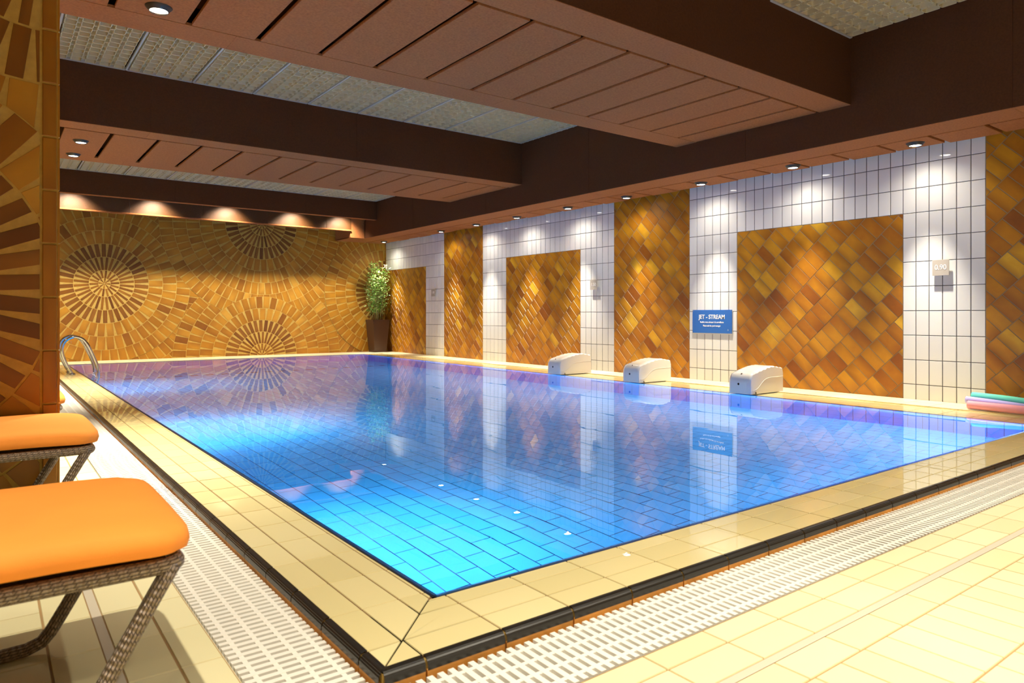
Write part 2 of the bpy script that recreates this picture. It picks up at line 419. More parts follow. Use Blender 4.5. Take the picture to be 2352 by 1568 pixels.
# right-hand reveal of the pillar
fr2=Frame((PXR-.004,0,0),(0,1,0),(0,0,1))
for k in range(-1,12):
    a=.206+.25*k; lo=max(a+.004,F); hi=min(a+.246,2.89)
    for c in range(3): tile(mb,fr2,rect(PYF+.025+c*.125,PYF+.145+c*.125,lo,hi),'fan',.0,.003,.003)
struct(mb.build('wall_pillar'),'end of a partition wall with large fan mosaic tiles, left foreground')

# ------------------------------------------------------------------ floor
frF=Frame((0,0,F),(1,0,0),(0,1,0))
mb=MB()
# slab pieces around the pool and gutters
mb.box(XL,.505,YN,YB,F-.3,F-.003,'fgroutl'); mb.box(.505,XW,YN,1.29,F-.3,F-.003,'fgroutl')
CN=(.505,1.286)  # inner corner of deck beside the grate; mitre runs along the diagonal
def mitreL(q): return clip(q,-1,1,1e9)
dgL=[(1,-1,CN[0]-CN[1]-.003)]   # x-y<=c  : left run
dgF=[(-1,1,CN[1]-CN[0]-.003)]
g=.0028
def run(rows,joint0,lo,hi,horizontal,planes,m='cream',pitch=.25,frm=frF,bond=0,h=-.003):
    for ri,(a,b) in enumerate(rows):
        k=int(math.floor((lo-joint0)/pitch))-1
        off=bond*pitch*(ri%2)
        while joint0+k*pitch<hi:
            p0=joint0+k*pitch+off+g; p1=p0+pitch-2*g; k+=1
            q=rect(p0,p1,a+g,b-g) if horizontal else rect(a+g,b-g,p0,p1)
            rp=rectplanes(lo,hi,-99,99) if horizontal else rectplanes(-99,99,lo,hi)
            q=clips(q,planes+rp)
            if q: tile(mb,frm,q,m,h,.003,.0012)
run([(1.198,1.286),(1.0815,1.198),(.951,1.056)],1.901,.2,XW,True,dgF)
run([(.399,.505),(.2775,.399),(.131,.2525)],1.957,1.0,YB,False,dgL)
flat(mb,frF,.2,XW,1.056,1.081,'sealant',-.0015); flat(mb,frF,.2525,.2775,1.07,YB,'sealant',-.0015)
run([(.951-.25*(i+1),.951-.25*i) for i in range(14)],1.916,XL,XW,True,[(-1,1,.951-.131)],pitch=.125,bond=.5)
run([(.131-.25*(i+1),.131-.25*i) for i in range(10)],1.957,YN,YB,False,[(1,-1,.131-.951)],pitch=.125,bond=.5)
struct(mb.build('floor'),'cream tiled pool deck')

# gutter channels
mb=MB()
mb.box(.50,.775,1.28,YB,F-.32,F-.22,'fgroutl'); mb.box(.50,XW,1.28,1.56,F-.32,F-.22,'fgroutl')
mb.box(.495,.507,1.29,YB,F-.25,F-.004,'creamdry'); mb.box(.5,XW,1.276,1.288,F-.25,F-.004,'creamdry')
struct(mb.build('gutter_channel'),'cream gutter channel below the white grates')

def grate(name,x0,x1,y0,y1,along):
    mb=MB(); top=F-.002; p=.0312; w=.0172
    if along=='y':
        n=int((y1-y0)/p)
        for i in range(n):
            a=y0+i*p
            lo=x0 if a>1.56 else max(x0,x0)
            mb.box(x0+.004,x1-.004,a,a+w,top-.022,top,'plastic')
        for c in (.14,.38,.62,.86):
            x=x0+(x1-x0)*c; mb.box(x-.0065,x+.0065,y0,y1,top-.03,top-.0008,'plastic')
    else:
        n=int((x1-x0)/p)
        for i in range(n):
            a=x0+i*p; mb.box(a,a+w,y0+.004,y1-.004,top-.022,top,'plastic')
        for c in (.14,.38,.62,.86):
            y=y0+(y1-y0)*c; mb.box(x0,x1,y-.0065,y+.0065,top-.03,top-.0008,'plastic')
    return mb.build(name)
tag(grate('gutter_grate',.508,.762,1.56,YB-.01,'y'),'white slatted overflow grate running away along the left side of the pool','gutter grate','white overflow grates')
tag(grate('gutter_grate',.512,XW-.01,1.292,1.545,'x'),'white slatted overflow grate running to the right in front of the pool','gutter grate','white overflow grates')

# ------------------------------------------------------------------ coping
frZ=Frame((0,0,0),(1,0,0),(0,1,0))
mb=MB()
NX,NY=.787,1.573
mb.box(NX+.002,PX0-.020,NY,YB,-.14,-.0035,'fgrout'); mb.box(NX,PX1,NY+.002,PY0-.020,-.14,-.0035,'fgrout')
mb.box(PX1+.012,7.10,NY,YB,-.14,-.003,'fgrout'); mb.box(PX0-.02,PX1+.02,PY1+.012,YB,-.14,-.003,'fgrout')
mb.box(PX1,XW,NY-.002,PY0,-.14,-.003,'fgrout')
dl=NY-NX
cL=[(1,-1,-dl-.003)]; cF=[(-1,1,dl-.003)]
rowsF=[(1.573,1.675),(1.675,1.790),(1.790,1.858)]
rowsL=[(.787,.887),(.887,1.010),(1.010,1.089)]
run(rowsF,.893,NX,XW,True,cF,'creamwet',frm=frZ)
run(rowsL,1.675,NY,YB,False,cL,'creamwet',frm=frZ)
# rounded inner lip and the black joint line
run([(1.858,1.872)],.893,NX,PX1+.5,True,cF,'creamwet',frm=frZ,h=-.0045)
run([(1.089,1.104)],1.675,NY,PY1,False,cL,'creamwet',frm=frZ,h=-.0045)
struct(mb.build('pool_coping'),'cream tiled coping washed by the overflowing pool water')
mb=MB()
e=.0185
for (x0,x1,y0,y1) in ((PX0-e+.002,PX0+.003,PY0-.004,PY1),(PX0-.004,PX1,PY0-e+.002,PY0+.003)):
    mb.box(x0,x1,y0,y1,-.075,-.0035,'black')
struct(mb.build('trim_2'),'black tile line round the pool edge')
# right and far ledges
mb=MB()
run([(6.66,6.775),(6.775,6.90),(6.90,7.10)],1.913,PY0+.0,YB,False,[],'creamwet',frm=frZ)
mb.box(7.10,XW-.004,NY,YB-.002,-.14,.006,'fgroutl'); mb.box(PX0-.35,7.2,PY1+.012,YB-.002,-.14,.006,'fgroutl')
frQ=Frame((0,0,.009),(1,0,0),(0,1,0))
run([(7.10,7.34),(7.34,XW-.006)],1.913,NY,YB,False,[],'creamdry',frm=frQ)
run([(PY1+.012,PY1+.13),(PY1+.13,PY1+.38),(PY1+.38,PY1+.63),(PY1+.63,YB-.004)],.893,PX0-.35,7.10,True,[],'creamdry',frm=frQ)
mb.box(7.095,7.102,NY,YB,-.02,.009,'creamdry')
struct(mb.build('pool_ledge'),'dry cream tiled ledge along the right and back walls')
# black nosing and orange riser
def nosing(name,along,label):
    mb=MB()
    prof=[(-.003,-.0005),(.006,.0),(.013,-.002),(.0165,-.0045),(.0165,-.006),(.020,-.0095),(.0205,-.0115),(.0228,-.015),(.0235,-.022),(.0235,-.032)]
    ribs=len(prof)
    def seg(a,b):
        for (d0,z0),(d1,z1) in zip(prof,prof[1:]):
            if along=='x': q=[(a,NY-d0,z0),(b,NY-d0,z0),(b,NY-d1,z1),(a,NY-d1,z1)]
            else: q=[(NX-d0,a,z0),(NX-d0,b,z0),(NX-d1,b,z1),(NX-d1,a,z1)]
            if along=='x': q=q[::-1]
            mb.face(q,'black',smooth=True)
        z0=prof[-1][1]
        if along=='x': mb.box(a,b,NY-.0225,NY-.010,F-.03,z0,'orange_riser')
        else: mb.box(NX-.0225,NX-.010,a,b,F-.03,z0,'orange_riser')
    st=(.893 if along=='x' else 1.675); lo=(NX-.012 if along=='x' else NY-.012); hi=(XW-.01 if along=='x' else YB-.01)
    seg(lo,st-.003); k=0
    while st+k*.25<hi:
        seg(st+k*.25+.003,min(st+(k+1)*.25-.003,hi)); k+=1
    # grout behind
    if along=='x': mb.box(lo,hi,NY-.0135,NY+.004,-.1,-.0075,'mortar')
    else: mb.box(NX-.0135,NX+.004,lo,hi,-.1,-.0075,'mortar')
    return struct(mb.build(name),label)
nosing('trim_3','x','black bullnose tile edge above an orange riser, front of the coping')
nosing('trim_4','y','black bullnose tile edge above an orange riser, left of the coping')

# ------------------------------------------------------------------ pool basin
def zf(y):
    pts=[(0,-.84),(3,-.92),(8,-1.45),(12.8,-1.80),(20,-1.86)]
    for (a,b),(c,d) in zip(pts,pts[1:]):
        if y<=c: return b+(d-b)*(y-a)/(c-a)
mb=MB()
n=int((PX1-PX0)/.125)+1; 
ys=[PY0-.2+.25*i for i in range(52)]
mb.face([(PX0-.1,PY0-.1,-2.2),(PX1+.1,PY0-.1,-2.2),(PX1+.1,PY1+.1,-2.2),(PX0-.1,PY1+.1,-2.2)],'bgrout')
yy=PY0
while yy<PY1:
    y2=min(yy+.5,PY1); mb.face([(PX0,yy,zf(yy)-.003),(PX1,yy,zf(yy)-.003),(PX1,y2,zf(y2)-.003),(PX0,y2,zf(y2)-.003)],'bgrout'); yy=y2
for i in range(n):
    x0=PX0+i*.125+.003; x1=min(x0+.119,PX1)
    if x1-x0<.01: continue
    yy=PY0-.25+(.125 if i%2 else 0)
    while yy<PY1:
        a=max(yy+.003,PY0); b=min(yy+.247,PY1)
        if b-a>.01:
            t=(random.random(),.5,.5)
            mb.face([(x0,a,zf(a)),(x1,a,zf(a)),(x1,b,zf(b)),(x0,b,zf(b))],'blue',None,t)
        yy+=.25
def pwall(frm,s0,s1,horiz):
    flat(mb,frm,s0,s1,-2.2,-.012,'bgrout',0)
    if horiz:
        r=0; z=-.015
        while z>-1.95:
            s=s0-.25+(.125 if r%2 else 0)
            while s<s1:
                a,b=max(s+.003,s0),min(s+.247,s1)
                if b-a>.01: tile(mb,frm,rect(a,b,z-.119,z),'bluewall',0,.002,.001)
                s+=.25
            z-=.125; r+=1
    else:
        z=-.015
        while z>-1.95:
            s=s0
            while s<s1:
                a,b=s+.003,min(s+.122,s1)
                if b-a>.01: tile(mb,frm,rect(a,b,z-.244,z),'bluewall',0,.002,.001)
                s+=.125
            z-=.25
pwall(Frame((0,PY1,0),(1,0,0),(0,0,1)),PX0,PX1,True)
pwall(Frame((PX1,0,0),(0,-1,0),(0,0,1)),-PY1,-PY0,False)
flat(mb,Frame((PX0,0,0),(0,1,0),(0,0,1)),PY0,PY1,-2.2,-.012,'bluewall'); flat(mb,Frame((0,PY0,0),(-1,0,0),(0,0,1)),-PX1,-PX0,-2.2,-.012,'bluewall')
# light skirting ledge at the foot of the side wall
mb.box(PX1-.03,PX1+.02,PY0,PY1,-.03,-.012,'blue')
struct(mb.build('pool_basin'),'blue tiled swimming pool basin')
mb=MB(); mb.face([(PX0-.002,PY0-.002,0),(PX1+.012,PY0-.002,0),(PX1+.012,PY1+.014,0),(PX0-.002,PY1+.014,0)],'water')
tag(mb.build('pool_water'),'clear blue water filling the swimming pool to the brim','water',kind='stuff')

# ------------------------------------------------------------------ ceiling
mb=MB(); mb.box(XL-.1,XW+.1,YN-.1,YB+.1,3.9,4.1,'slab'); struct(mb.build('ceiling'),'grey slab above the louvres')
def beam(y0,y1,xs,label,boards=True,first=.65,lights=()):
    root=empty('ceiling_beam',((XL+XS)/2,(y0+y1)/2,ZB)); ox,oy,oz=root.location
    mb=MB(); 
    def bx(*a,m='board'): mb.box(a[0]-ox,a[1]-ox,a[2]-oy,a[3]-oy,a[4]-oz,a[5]-oz,m,.002)
    # face boards with butt joints
    x=XL; joints=[XL,-1.0,1.45,3.9,XS+.0]
    for a,b in zip(joints,joints[1:]):
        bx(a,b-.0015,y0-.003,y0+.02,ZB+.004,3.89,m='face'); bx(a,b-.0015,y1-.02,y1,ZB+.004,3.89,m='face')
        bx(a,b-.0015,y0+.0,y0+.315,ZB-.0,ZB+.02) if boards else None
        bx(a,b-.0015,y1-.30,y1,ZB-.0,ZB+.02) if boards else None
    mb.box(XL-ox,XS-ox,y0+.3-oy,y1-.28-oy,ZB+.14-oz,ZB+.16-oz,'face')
    f=mb.build('casing',root)
    if boards:
        x=xs; i=0
        while x<XS:
            x1=min(x+.472,XS-.005)
            if x1-x>.1:
                m2=MB(); m2.box(x+.021-ox,x1-.021-ox,y0+.338-oy,y1-.315-oy,ZB-.004-oz,ZB+.022-oz,'board',.008); m2.build('ceiling_board',root)
            x+=.472
    tag(root,label,'beam','brown ceiling beams'); return root
beam(3.431,5.562,-2.184,'wide reddish brown ceiling beam nearest the camera, its slatted underside in full view')
beam(8.612,10.727,-2.184,'middle brown ceiling beam crossing above the middle of the pool')
beam(-1.75,.372,0,'brown ceiling beam above the front deck',boards=False)
# last beam: narrow fascia and light trough before the back wall
root=empty('ceiling_beam',(2.1,14.0,ZB)); ox,oy,oz=root.location
mb=MB(); j=[XL,0.3,2.7,5.1,XS]
for a,b in zip(j,j[1:]):
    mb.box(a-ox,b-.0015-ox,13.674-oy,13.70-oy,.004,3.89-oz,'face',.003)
    mb.box(a-ox,b-.0015-ox,13.677-oy,13.80-oy,0,.02,'board',.003)
mb.build('fascia',root)
mb=MB(); j=[XL,-.42,.82,2.06,3.30,4.54,5.78,6.34]
for a,b in zip(j,j[1:]): mb.box(a-ox,b-.002-ox,14.28-oy,14.31-oy,2.70-oz,3.89-oz,'boardgloss',.003)
mb.box(XL-ox,6.34-ox,14.26-oy,14.36-oy,2.690-oz,2.715-oz,'board',.004)
mb.build('lit_board',root)['label']='varnished board glowing gold under the hidden spots'
tag(root,'far brown ceiling beam with a gold lit board above the fan mosaic wall','beam','brown ceiling beams')
# soffit along the right wall
root=empty('ceiling_soffit',((XS+XW)/2,8,ZS)); ox,oy,oz=root.location
mb=MB(); j=[YN,2.1,4.6,7.1,9.6,12.1,14.28]
for a,b in zip(j,j[1:]):
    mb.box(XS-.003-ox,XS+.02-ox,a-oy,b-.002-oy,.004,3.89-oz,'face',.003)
    mb.box(XS-ox,XS+.40-ox,a-oy,b-.002-oy,0,.02,'board',.004)
# return box at the far end
mb.box(6.33-ox,6.66-ox,14.30-oy,14.33-oy,.0,3.89-oz,'board',.004)
mb.box(6.33-ox,7.05-ox,14.28-oy,15.13-oy,0,.02,'board',.003)
mb.box(6.33-ox,6.35-ox,14.33-oy,15.13-oy,0,3.89-oz,'board',.004)
mb.box(XS+.38-ox,XW-.15-ox,YN-oy,YB-.02-oy,.05,.07,'board')
mb.build('casing',root)
yv=1.95-.4725*9
while yv<YB-.1:
    y1=min(yv+.4725,YB-.03); k=round((yv-1.95)/.4725)
    ins=.0 if k%2 else .035
    m2=MB(); m2.box(XS+.405-ox,XW-.09-ins-ox,yv+.018-oy,y1-.018-oy,-.006,.02,'board',.006); m2.build('ceiling_board',root); yv+=.4725
tag(root,'long brown soffit box over the right wall, dotted with small spotlights','soffit')

# louvre panels
def louvre_mesh(w,l,nx,ny):
    mb=MB(); px=w/nx; py=l/ny; hz=.042; cr=.018
    def rr(cx,cy,a,b,r,seg=3):
        pts=[]
        for sx,sy,st in ((1,1,0),(-1,1,90),(-1,-1,180),(1,-1,270)):
            for k in range(seg+1):
                t=R(st+90*k/seg); pts.append((cx+sx*(a-r)+r*math.cos(t),cy+sy*(b-r)+r*math.sin(t)))
        return pts
    for i in range(nx):
        for jn in range(ny):
            cx=(i+.5)*px; cy=(jn+.5)*py; a=px/2-.016; b=py/2-.0035
            o=rr(cx,cy,a,b,cr); q=rr(cx,cy,a-.0045,b-.0045,cr-.004); n=len(o)
            vs=[(x,y,0) for x,y in o]+[(x,y,0) for x,y in q]+[(x,y,hz) for x,y in o]+[(x,y,hz) for x,y in q]
            fs=[]
            for k in range(n):
                k2=(k+1)%n; fs.append((k,n+k,n+k2,k2)); fs.append((k,k2,2*n+k2,2*n+k)); fs.append((n+k2,n+k,3*n+k,3*n+k2))
            mb.mesh(vs,fs,'louvre')
            # connecting tabs
            if i<nx-1:
                mb.box(cx+a-.001,cx+px-a+.001,cy-.012,cy-.007,.006,hz,'louvre'); mb.box(cx+a-.001,cx+px-a+.001,cy+.007,cy+.012,.006,hz,'louvre')
        # (tubes touch along the length of the panel)
    for jn in range(1,ny):
        for i in range(nx): mb.box((i+.5)*px-.02,(i+.5)*px+.02,jn*py-.0045,jn*py+.0045,.004,hz,'louvre')
    return mb
PW=.676
def panels(y0,y1,xa,label_fmt,ordn,zc=ZC):
    l=y1-y0-.03; ny=int(round(l/.131)); first=None; x=xa; i=0
    while x<XS-.05:
        w=min(PW,XS-.02-x); nx=max(1,int(round((w-.02)/.1305)))
        root=empty('louvre_panel',(x,y0+.015,zc))
        if first is None or abs(w-PW)>.02:
            a=louvre_mesh(w-.022,l-.014,nx,ny); o=a.build('grid',root); o.location=(.019,0,0)
            if first is None: first=o.data
        else:
            o=bpy.data.objects.new('grid',first); link(o,root); o.location=(.019,0,0)
        m2=MB(); m2.box(0,.018,0,l,-.004,.02,'tbar'); m2.build('rail',root)
        m2=MB(); m2.box(.018,w-.003,l-.012,l+.014,-.004,.03,'tbar'); m2.build('edge_trim',root)
        tag(root,label_fmt%ordn(i),'ceiling panel','white louvre ceiling panels'); x+=PW; i+=1
words=['first','second','third','fourth','fifth','sixth','seventh','eighth','ninth','tenth','eleventh','twelfth','thirteenth']
panels(5.562,8.612,.522,'cream louvre grid panel between the two nearer beams, %s from the tiled pillar',lambda i:words[i])
panels(10.727,13.677,.522+PW*0,'cream louvre grid panel between the middle and far beams, %s from the tiled pillar',lambda i:words[i],3.285)
PW=1.35
panels(.372,3.431,XS-.02-PW,'cream louvre grid panel at the upper right corner%s',lambda i:'')

# ------------------------------------------------------------------ lamps
LAMPC=(1,.90,.72)
def spot(loc,power,size,blend,rad=.03,tgt=None,col=LAMPC):
    l=bpy.data.lights.new('downlight','SPOT'); l.energy=power; l.spot_size=R(size); l.spot_blend=blend; l.shadow_soft_size=rad; l.color=col
    o=bpy.data.objects.new('downlight',l); COL.objects.link(o); o.location=loc
    if tgt: o.rotation_euler=(Vector(tgt)-Vector(loc)).to_track_quat('-Z','Y').to_euler()
    return o
def fixture(x,y,z,label,group,r=.05,first=[None]):
    if first[0] is None:
        t=empty('recessed_spotlight',(x,y,z))
        a=MB(); a.lathe([(.055,-.028),(.058,-.030),(.0615,-.026),(.072,-.012),(.083,0),(.083,.004)],(0,0,0),'darkmetal'); a.lathe([(.055,-.028),(.050,-.014)],(0,0,0),'chrome'); cl_=a.build('collar',t)
        a=MB(); a.face([(.052*math.cos(2*math.pi*k/24),.052*math.sin(2*math.pi*k/24),-.022) for k in range(23,-1,-1)],'lens'); a.build('lens',cl_)
        first[0]=t
    else: t=dup(first[0],loc=(x,y,z))
    tag(t,label,'spotlight',group); return t
near=['nearest, above the grey 0.90 sign','second from the right','third from the right, left of the blue sign','fourth from the right, over an amber tile pier','fifth from the right','sixth from the right','seventh from the right','eighth from the right','ninth from the right','last one, in the corner above the bamboo']
for i,(y) in enumerate((3.09,4.385,5.65,6.94,8.19,9.50,10.74,12.0,13.25,14.5)):
    if i==8: continue
    fixture(7.235,y,ZS-.006,'small lit spotlight under the right soffit, '+near[i],'spotlights along the right soffit')
    spot((7.235,y,ZS-.04),28,150,1,.02)
    spot((7.235,y,ZS-.04),560,48,1,.02)
for i,(x,y) in enumerate(((.90,5.06),(.868,9.48),(.865,10.33))):
    fixture(x,y,ZB-.004,['big bright spotlight in the nearest beam, cut by the top of the photo','right one of the two spotlights in the middle beam','left one of the two spotlights in the middle beam'][i],'spotlights in the beams',)
    spot((x,y,ZB-.04),950,78,.9,.035)
# more ceiling spots out of view (same room lighting)
for p in ((.88,4.3,2.85,300,80),(-1.0,9.9,2.85,260,110),(-1.0,5.0,2.85,200,110)): spot(p[:3],p[3],p[4],.7,.035)
spot((-.10,1.15,3.45),430,85,.4,.03)
for x in (1.6,2.9,4.2,5.5,6.8): spot((x,.25,2.84),195,110,.9,.04)
for x in (-1.2,.6,3,5.4): spot((x,-1.2,2.84),150,120,.8,.05)
# hidden spots in the trough of the last beam
for x in (-1.44,-.14,1.16,2.46,3.76,5.06,6.1): spot((x,13.93,3.10),260,104,1,.05,tgt=(x,15.0,0))
# underwater lamps in the pool walls: a lens near the floor of each niche plus its forward beam
def pool_lamp(x,y,z,d,pa,ps,size=110):
    q=Vector(d).to_track_quat('-Z','Y').to_euler()
    if pa:
        l=bpy.data.lights.new('pool_lamp','AREA'); l.shape='DISK'; l.size=.2; l.energy=pa; l.color=(.88,.96,1)
        o=bpy.data.objects.new('pool_lamp',l); COL.objects.link(o); o.location=(x,y,z); o.rotation_euler=q
    if ps:
        l=bpy.data.lights.new('pool_beam','SPOT'); l.energy=ps; l.spot_size=R(size); l.spot_blend=1; l.shadow_soft_size=.08; l.color=(.88,.96,1)
        o=bpy.data.objects.new('pool_beam',l); COL.objects.link(o); o.location=(x,y,z+.12); o.rotation_euler=Vector((d[0],d[1],-.06)).to_track_quat('-Z','Y').to_euler()
pool_lamp(PX0+.04,3.1,-.66,(1,.1,-1.25),170,60)
pool_lamp(PX0+.04,7.0,-.8,(1,0,-.6),100,300)
pool_lamp(PX0+.04,11.4,-.9,(1,0,-.6),60,260)
def pool_fill_strip(x,y,z,d,ln,p,along):  # added fill light for the pool floor: unseen area strips, no real fittings
    l=bpy.data.lights.new('pool_fill_strip','AREA'); l.shape='RECTANGLE'; l.size=ln; l.size_y=.05; l.energy=p; l.color=(.88,.96,1)
    o=bpy.data.objects.new('pool_fill_strip',l); COL.objects.link(o); o.location=(x,y,z)
    Z=-Vector(d).normalized(); X=Vector((0,1,0)) if along=='y' else Vector((1,0,0)); Y=Z.cross(X); o.rotation_euler=Matrix((X,Y,Z)).transposed().to_euler()
pool_fill_strip(PX1-.05,8.1,-.05,(-.6,0,-1),12.2,140,'y')
pool_fill_strip(PX0+.05,8.1,-.05,(.6,0,-1),12.2,26,'y')
pool_fill_strip(4.95,PY0+.05,-.05,(0,.9,-.8),3.2,34,'x')
# ------------------------------------------------------------------ text helper
def text(body,size,m,parent,name,loc,rot,xs=1,thick=.0008,align='CENTER',bold=0):
    c=bpy.data.curves.new(name,'FONT'); c.body=body; c.size=size; c.extrude=thick; c.align_x=align; c.align_y='CENTER'; c.offset=bold
    t=bpy.data.objects.new('tmp',c); COL.objects.link(t)
    me=bpy.data.meshes.new_from_object(t.evaluated_get(bpy.context.evaluated_depsgraph_get())); bpy.data.objects.remove(t); bpy.data.curves.remove(c)
    me.materials.clear(); me.materials.append(M[m]); me.transform(Matrix.Diagonal((xs,1,1,1)))
    o=bpy.data.objects.new(name,me); link(o,parent); o.location=loc; o.rotation_euler=rot; return o
ROTW=(R(90),0,R(-90))   # facing -X, reading toward -Y
for y,s,lab in ((2.984,'0.90','square grey plate with white 0.90 on the white pier at the right'),(7.932,'1.50','square grey plate with white 1.50 on the middle white pier'),(12.82,'1.80','small grey depth plate on the farthest white pier')):
    t=empty('depth_sign',(XW-.008,y,1.337))
    a=MB(); a.box(-.036,-.028,-.076,.076,-.078,.078,'grey',.0015); pl_=a.build('plate',t)
    a=MB(); a.box(-.028,0.004,-.03,.03,-.03,.03,'grey'); a.build('bracket',t)
    text(s,.072,'signwhite',pl_,'numeral',(-.0368,0,.002),ROTW,xs=.88)
    tag(t,lab,'sign','pool depth signs')
t=empty('pool_sign',(XW-.012,5.732,.783))
a=MB(); a.box(-.008,0,-.309,.309,-.152,.152,'signblue',.002); pl_=a.build('plate',t)
a=MB(); a.box(.0005,.004,-.316,.300,-.164,.150,'whitepipe'); a.build('backing_plate',t)
text('JET - STREAM',.078,'signwhite',pl_,'heading',(-.0088,0,.058),ROTW,xs=.90,bold=.0016)
text('Veuillez vous adresser à la surveillante',.030,'signwhite',pl_,'french_line',(-.0088,0,-.010),ROTW,xs=.80,bold=.0006)
text('Please ask the pool manager',.030,'signwhite',pl_,'english_line',(-.0088,0,-.057),ROTW,xs=.80,bold=.0006)
a=MB(); a.tube([(-.0088,-.262,-.112),(-.0088,-.25,-.098),(-.0088,-.243,-.112),(-.0088,-.256,-.117)],.0012,'signwhite',6); a.build('maker_mark',pl_)
for sy in (-1,1):
    for sz in (-1,1):
        a=MB(); a.lathe([(0,.001),(.004,.001),(.004,0)],(0,0,0),'chrome',10); o=a.build('screw',pl_); o.location=(-.008,sy*.296,sz*.140); o.rotation_euler=(0,R(-90),0)
tag(t,'blue JET - STREAM sign with white lettering on the white tiled pier','sign')

# ------------------------------------------------------------------ counter-current units
def swim_unit(y,label):
    t=empty('swim_jet_unit',(6.575,y,.0095))
    a=MB(); W=.138; L=.62
    top=[(0,.0),(0,.05),(-.0,.12),(.004,.165),(.02,.195),(.05,.222)]
    N=34
    for i in range(1,N):
        u=i/N; x=.05+.57*u
        z=.222+.068*math.sin(min(1,u*1.12)*math.pi*.62) - max(0,u-.72)*.07
        top.append((x,z))
    top+=[(.62,.215),(.62,.0)]
    rows=[]
    M_=9
    for j in range(M_+1):
        v=-1+2*j/M_; row=[]
        for i,(x,z) in enumerate(top):
            edge=abs(v)
            rib=.004*math.sin((x)*2*math.pi/.074)*(max(0,edge-.35)/.65) if .09<x<.61 else 0
            drop=.0 if z<.05 else .013*max(0,(edge-.72)/.28)**2*(1 if x<.3 else .7)
            yv=v*W*(1-.06*(1 if x<.0 else 0)); inx=.012*max(0,(edge-.7)/.3)**2 if x<.03 else 0
            row.append((x+inx,yv,max(0,z+rib-drop)))
        rows.append(row)
    n=len(top); vs=[p for r in rows for p in r]; fs=[]
    for j in range(M_):
        for i in range(n-1): fs.append((j*n+i,j*n+i+1,(j+1)*n+i+1,(j+1)*n+i))
    fs.append(tuple(range(n-1,-1,-1))); fs.append(tuple(M_*n+i for i in range(n)))
    a.mesh(vs,fs,'unit',True); o=a.build('cover',t); recalc(o)
    o.data.polygons[len(o.data.polygons)-1].use_smooth=False; o.data.polygons[len(o.data.polygons)-2].use_smooth=False
    # moulded side panel line
    for s in (-1,1):
        pts=[(.03+.59*k/16, s*(W+.0005), .035+ .135*(1/(1+math.exp(-(k/16-.28)*14)))) for k in range(17)]
        b=MB(); b.tube(pts,.0022,'unit',6); b.build('side_seam',t)
    b=MB(); b.lathe([(0,.003),(.010,.003),(.013,0)],(0,0,0),'hole',16); o=b.build('button',t); o.location=(-.001,.012,.105); o.rotation_euler=(0,R(-90),0); o['label']='dark round button'
    b=MB(); b.lathe([(0,.002),(.008,.002),(.010,0)],(0,0,0),'chrome',16); o=b.build('badge',t); o.location=(.04,.0,.216); o.rotation_euler=(0,R(-40),0)
    b=MB(); b.box(.09,.115,-W-.006,-W+.002,.0,.006,'chrome'); b.box(.096,.102,-W-.006,-W,.0,.022,'hole'); b.build('hinge',t)
    tag(t,label,'swim jet unit','white counter-current units on the pool edge'); return t
swim_unit(4.62,'white moulded jet unit on the pool edge, nearest to the camera')
swim_unit(6.24,'white moulded jet unit on the pool edge, middle of the three')
swim_unit(7.76,'white moulded jet unit on the pool edge, farthest of the three')

# ------------------------------------------------------------------ noodles
def noodle(pts,r,m,label):
    # smooth path
    P=[Vector(p) for p in pts]; out=[]
    for i in range(len(P)-1):
        p0=P[max(i-1,0)];p1=P[i];p2=P[i+1];p3=P[min(i+2,len(P)-1)]
        for k in range(8):
            t=k/8; out.append(.5*((2*p1)+(p2-p0)*t+(2*p0-5*p1+4*p2-p3)*t*t+(3*p1-p0-3*p2+p3)*t**3))
    out.append(P[-1]); n=len(out); rr=[r]*n
    d=(out[0]-out[1]).normalized()
    out=[out[0]+d*.002]+out; rr=[r*.86]+rr
    a=MB(); a.tube(out,rr,m,20); o=a.build('pool_noodle'); tag(o,label,'pool noodle','foam pool noodles on the ledge'); return o
noodle([(7.155,2.60,.053),(7.13,2.35,.053),(7.115,2.1,.053),(7.115,1.7,.05),(7.13,1.1,.05)],.036,'pink','pink foam pool noodle, front and lowest of three on the right ledge')
noodle([(7.222,2.64,.090),(7.207,2.4,.080),(7.197,2.1,.064),(7.195,1.7,.050),(7.23,1.1,.048)],.032,'lilac','lilac foam pool noodle lying between the pink and green ones')
noodle([(7.300,2.62,.120),(7.290,2.35,.112),(7.280,2.05,.092),(7.283,1.7,.068),(7.32,1.1,.055)],.037,'green','green foam pool noodle, topmost at the back of the ledge')

# ------------------------------------------------------------------ ladder
t=empty('pool_ladder',(.98,12.3,0))
def rail(y):
    pts=[(-.04,y,0),(-.042,y,.06)]
    path=[(.0,.0),(-.03,.06),(-.085,.22),(-.115,.36)]
    P=[(.02,-.02),(.0,.03),(-.05,.13),(-.09,.24),(-.112,.34),(-.105,.43),(-.06,.505),(.02,.545),(.10,.535),(.165,.49),(.21,.42),(.25,.33),(.29,.23),(.325,.13),(.345,.04),(.345,-.10),(.345,-.9)]
    V=[Vector((x,y,z)) for x,z in P]; out=[]
    for i in range(len(V)-1):
        p0=V[max(i-1,0)];p1=V[i];p2=V[i+1];p3=V[min(i+2,len(V)-1)]
        for k in range(5):
            s=k/5; out.append(.5*((2*p1)+(p2-p0)*s+(2*p0-5*p1+4*p2-p3)*s*s+(3*p1-p0-3*p2+p3)*s**3))
    out.append(V[-1]); a=MB(); a.tube(out,.022,'chrome',14); return a.build('rail',t)
for yv in (-.27,.23):
    rail(yv)
    a=MB(); a.lathe([(.022,.02),(.03,.018),(.045,.004),(.046,0)],(.015,yv,0.001),'chrome',20); a.build('anchor_flange',t)
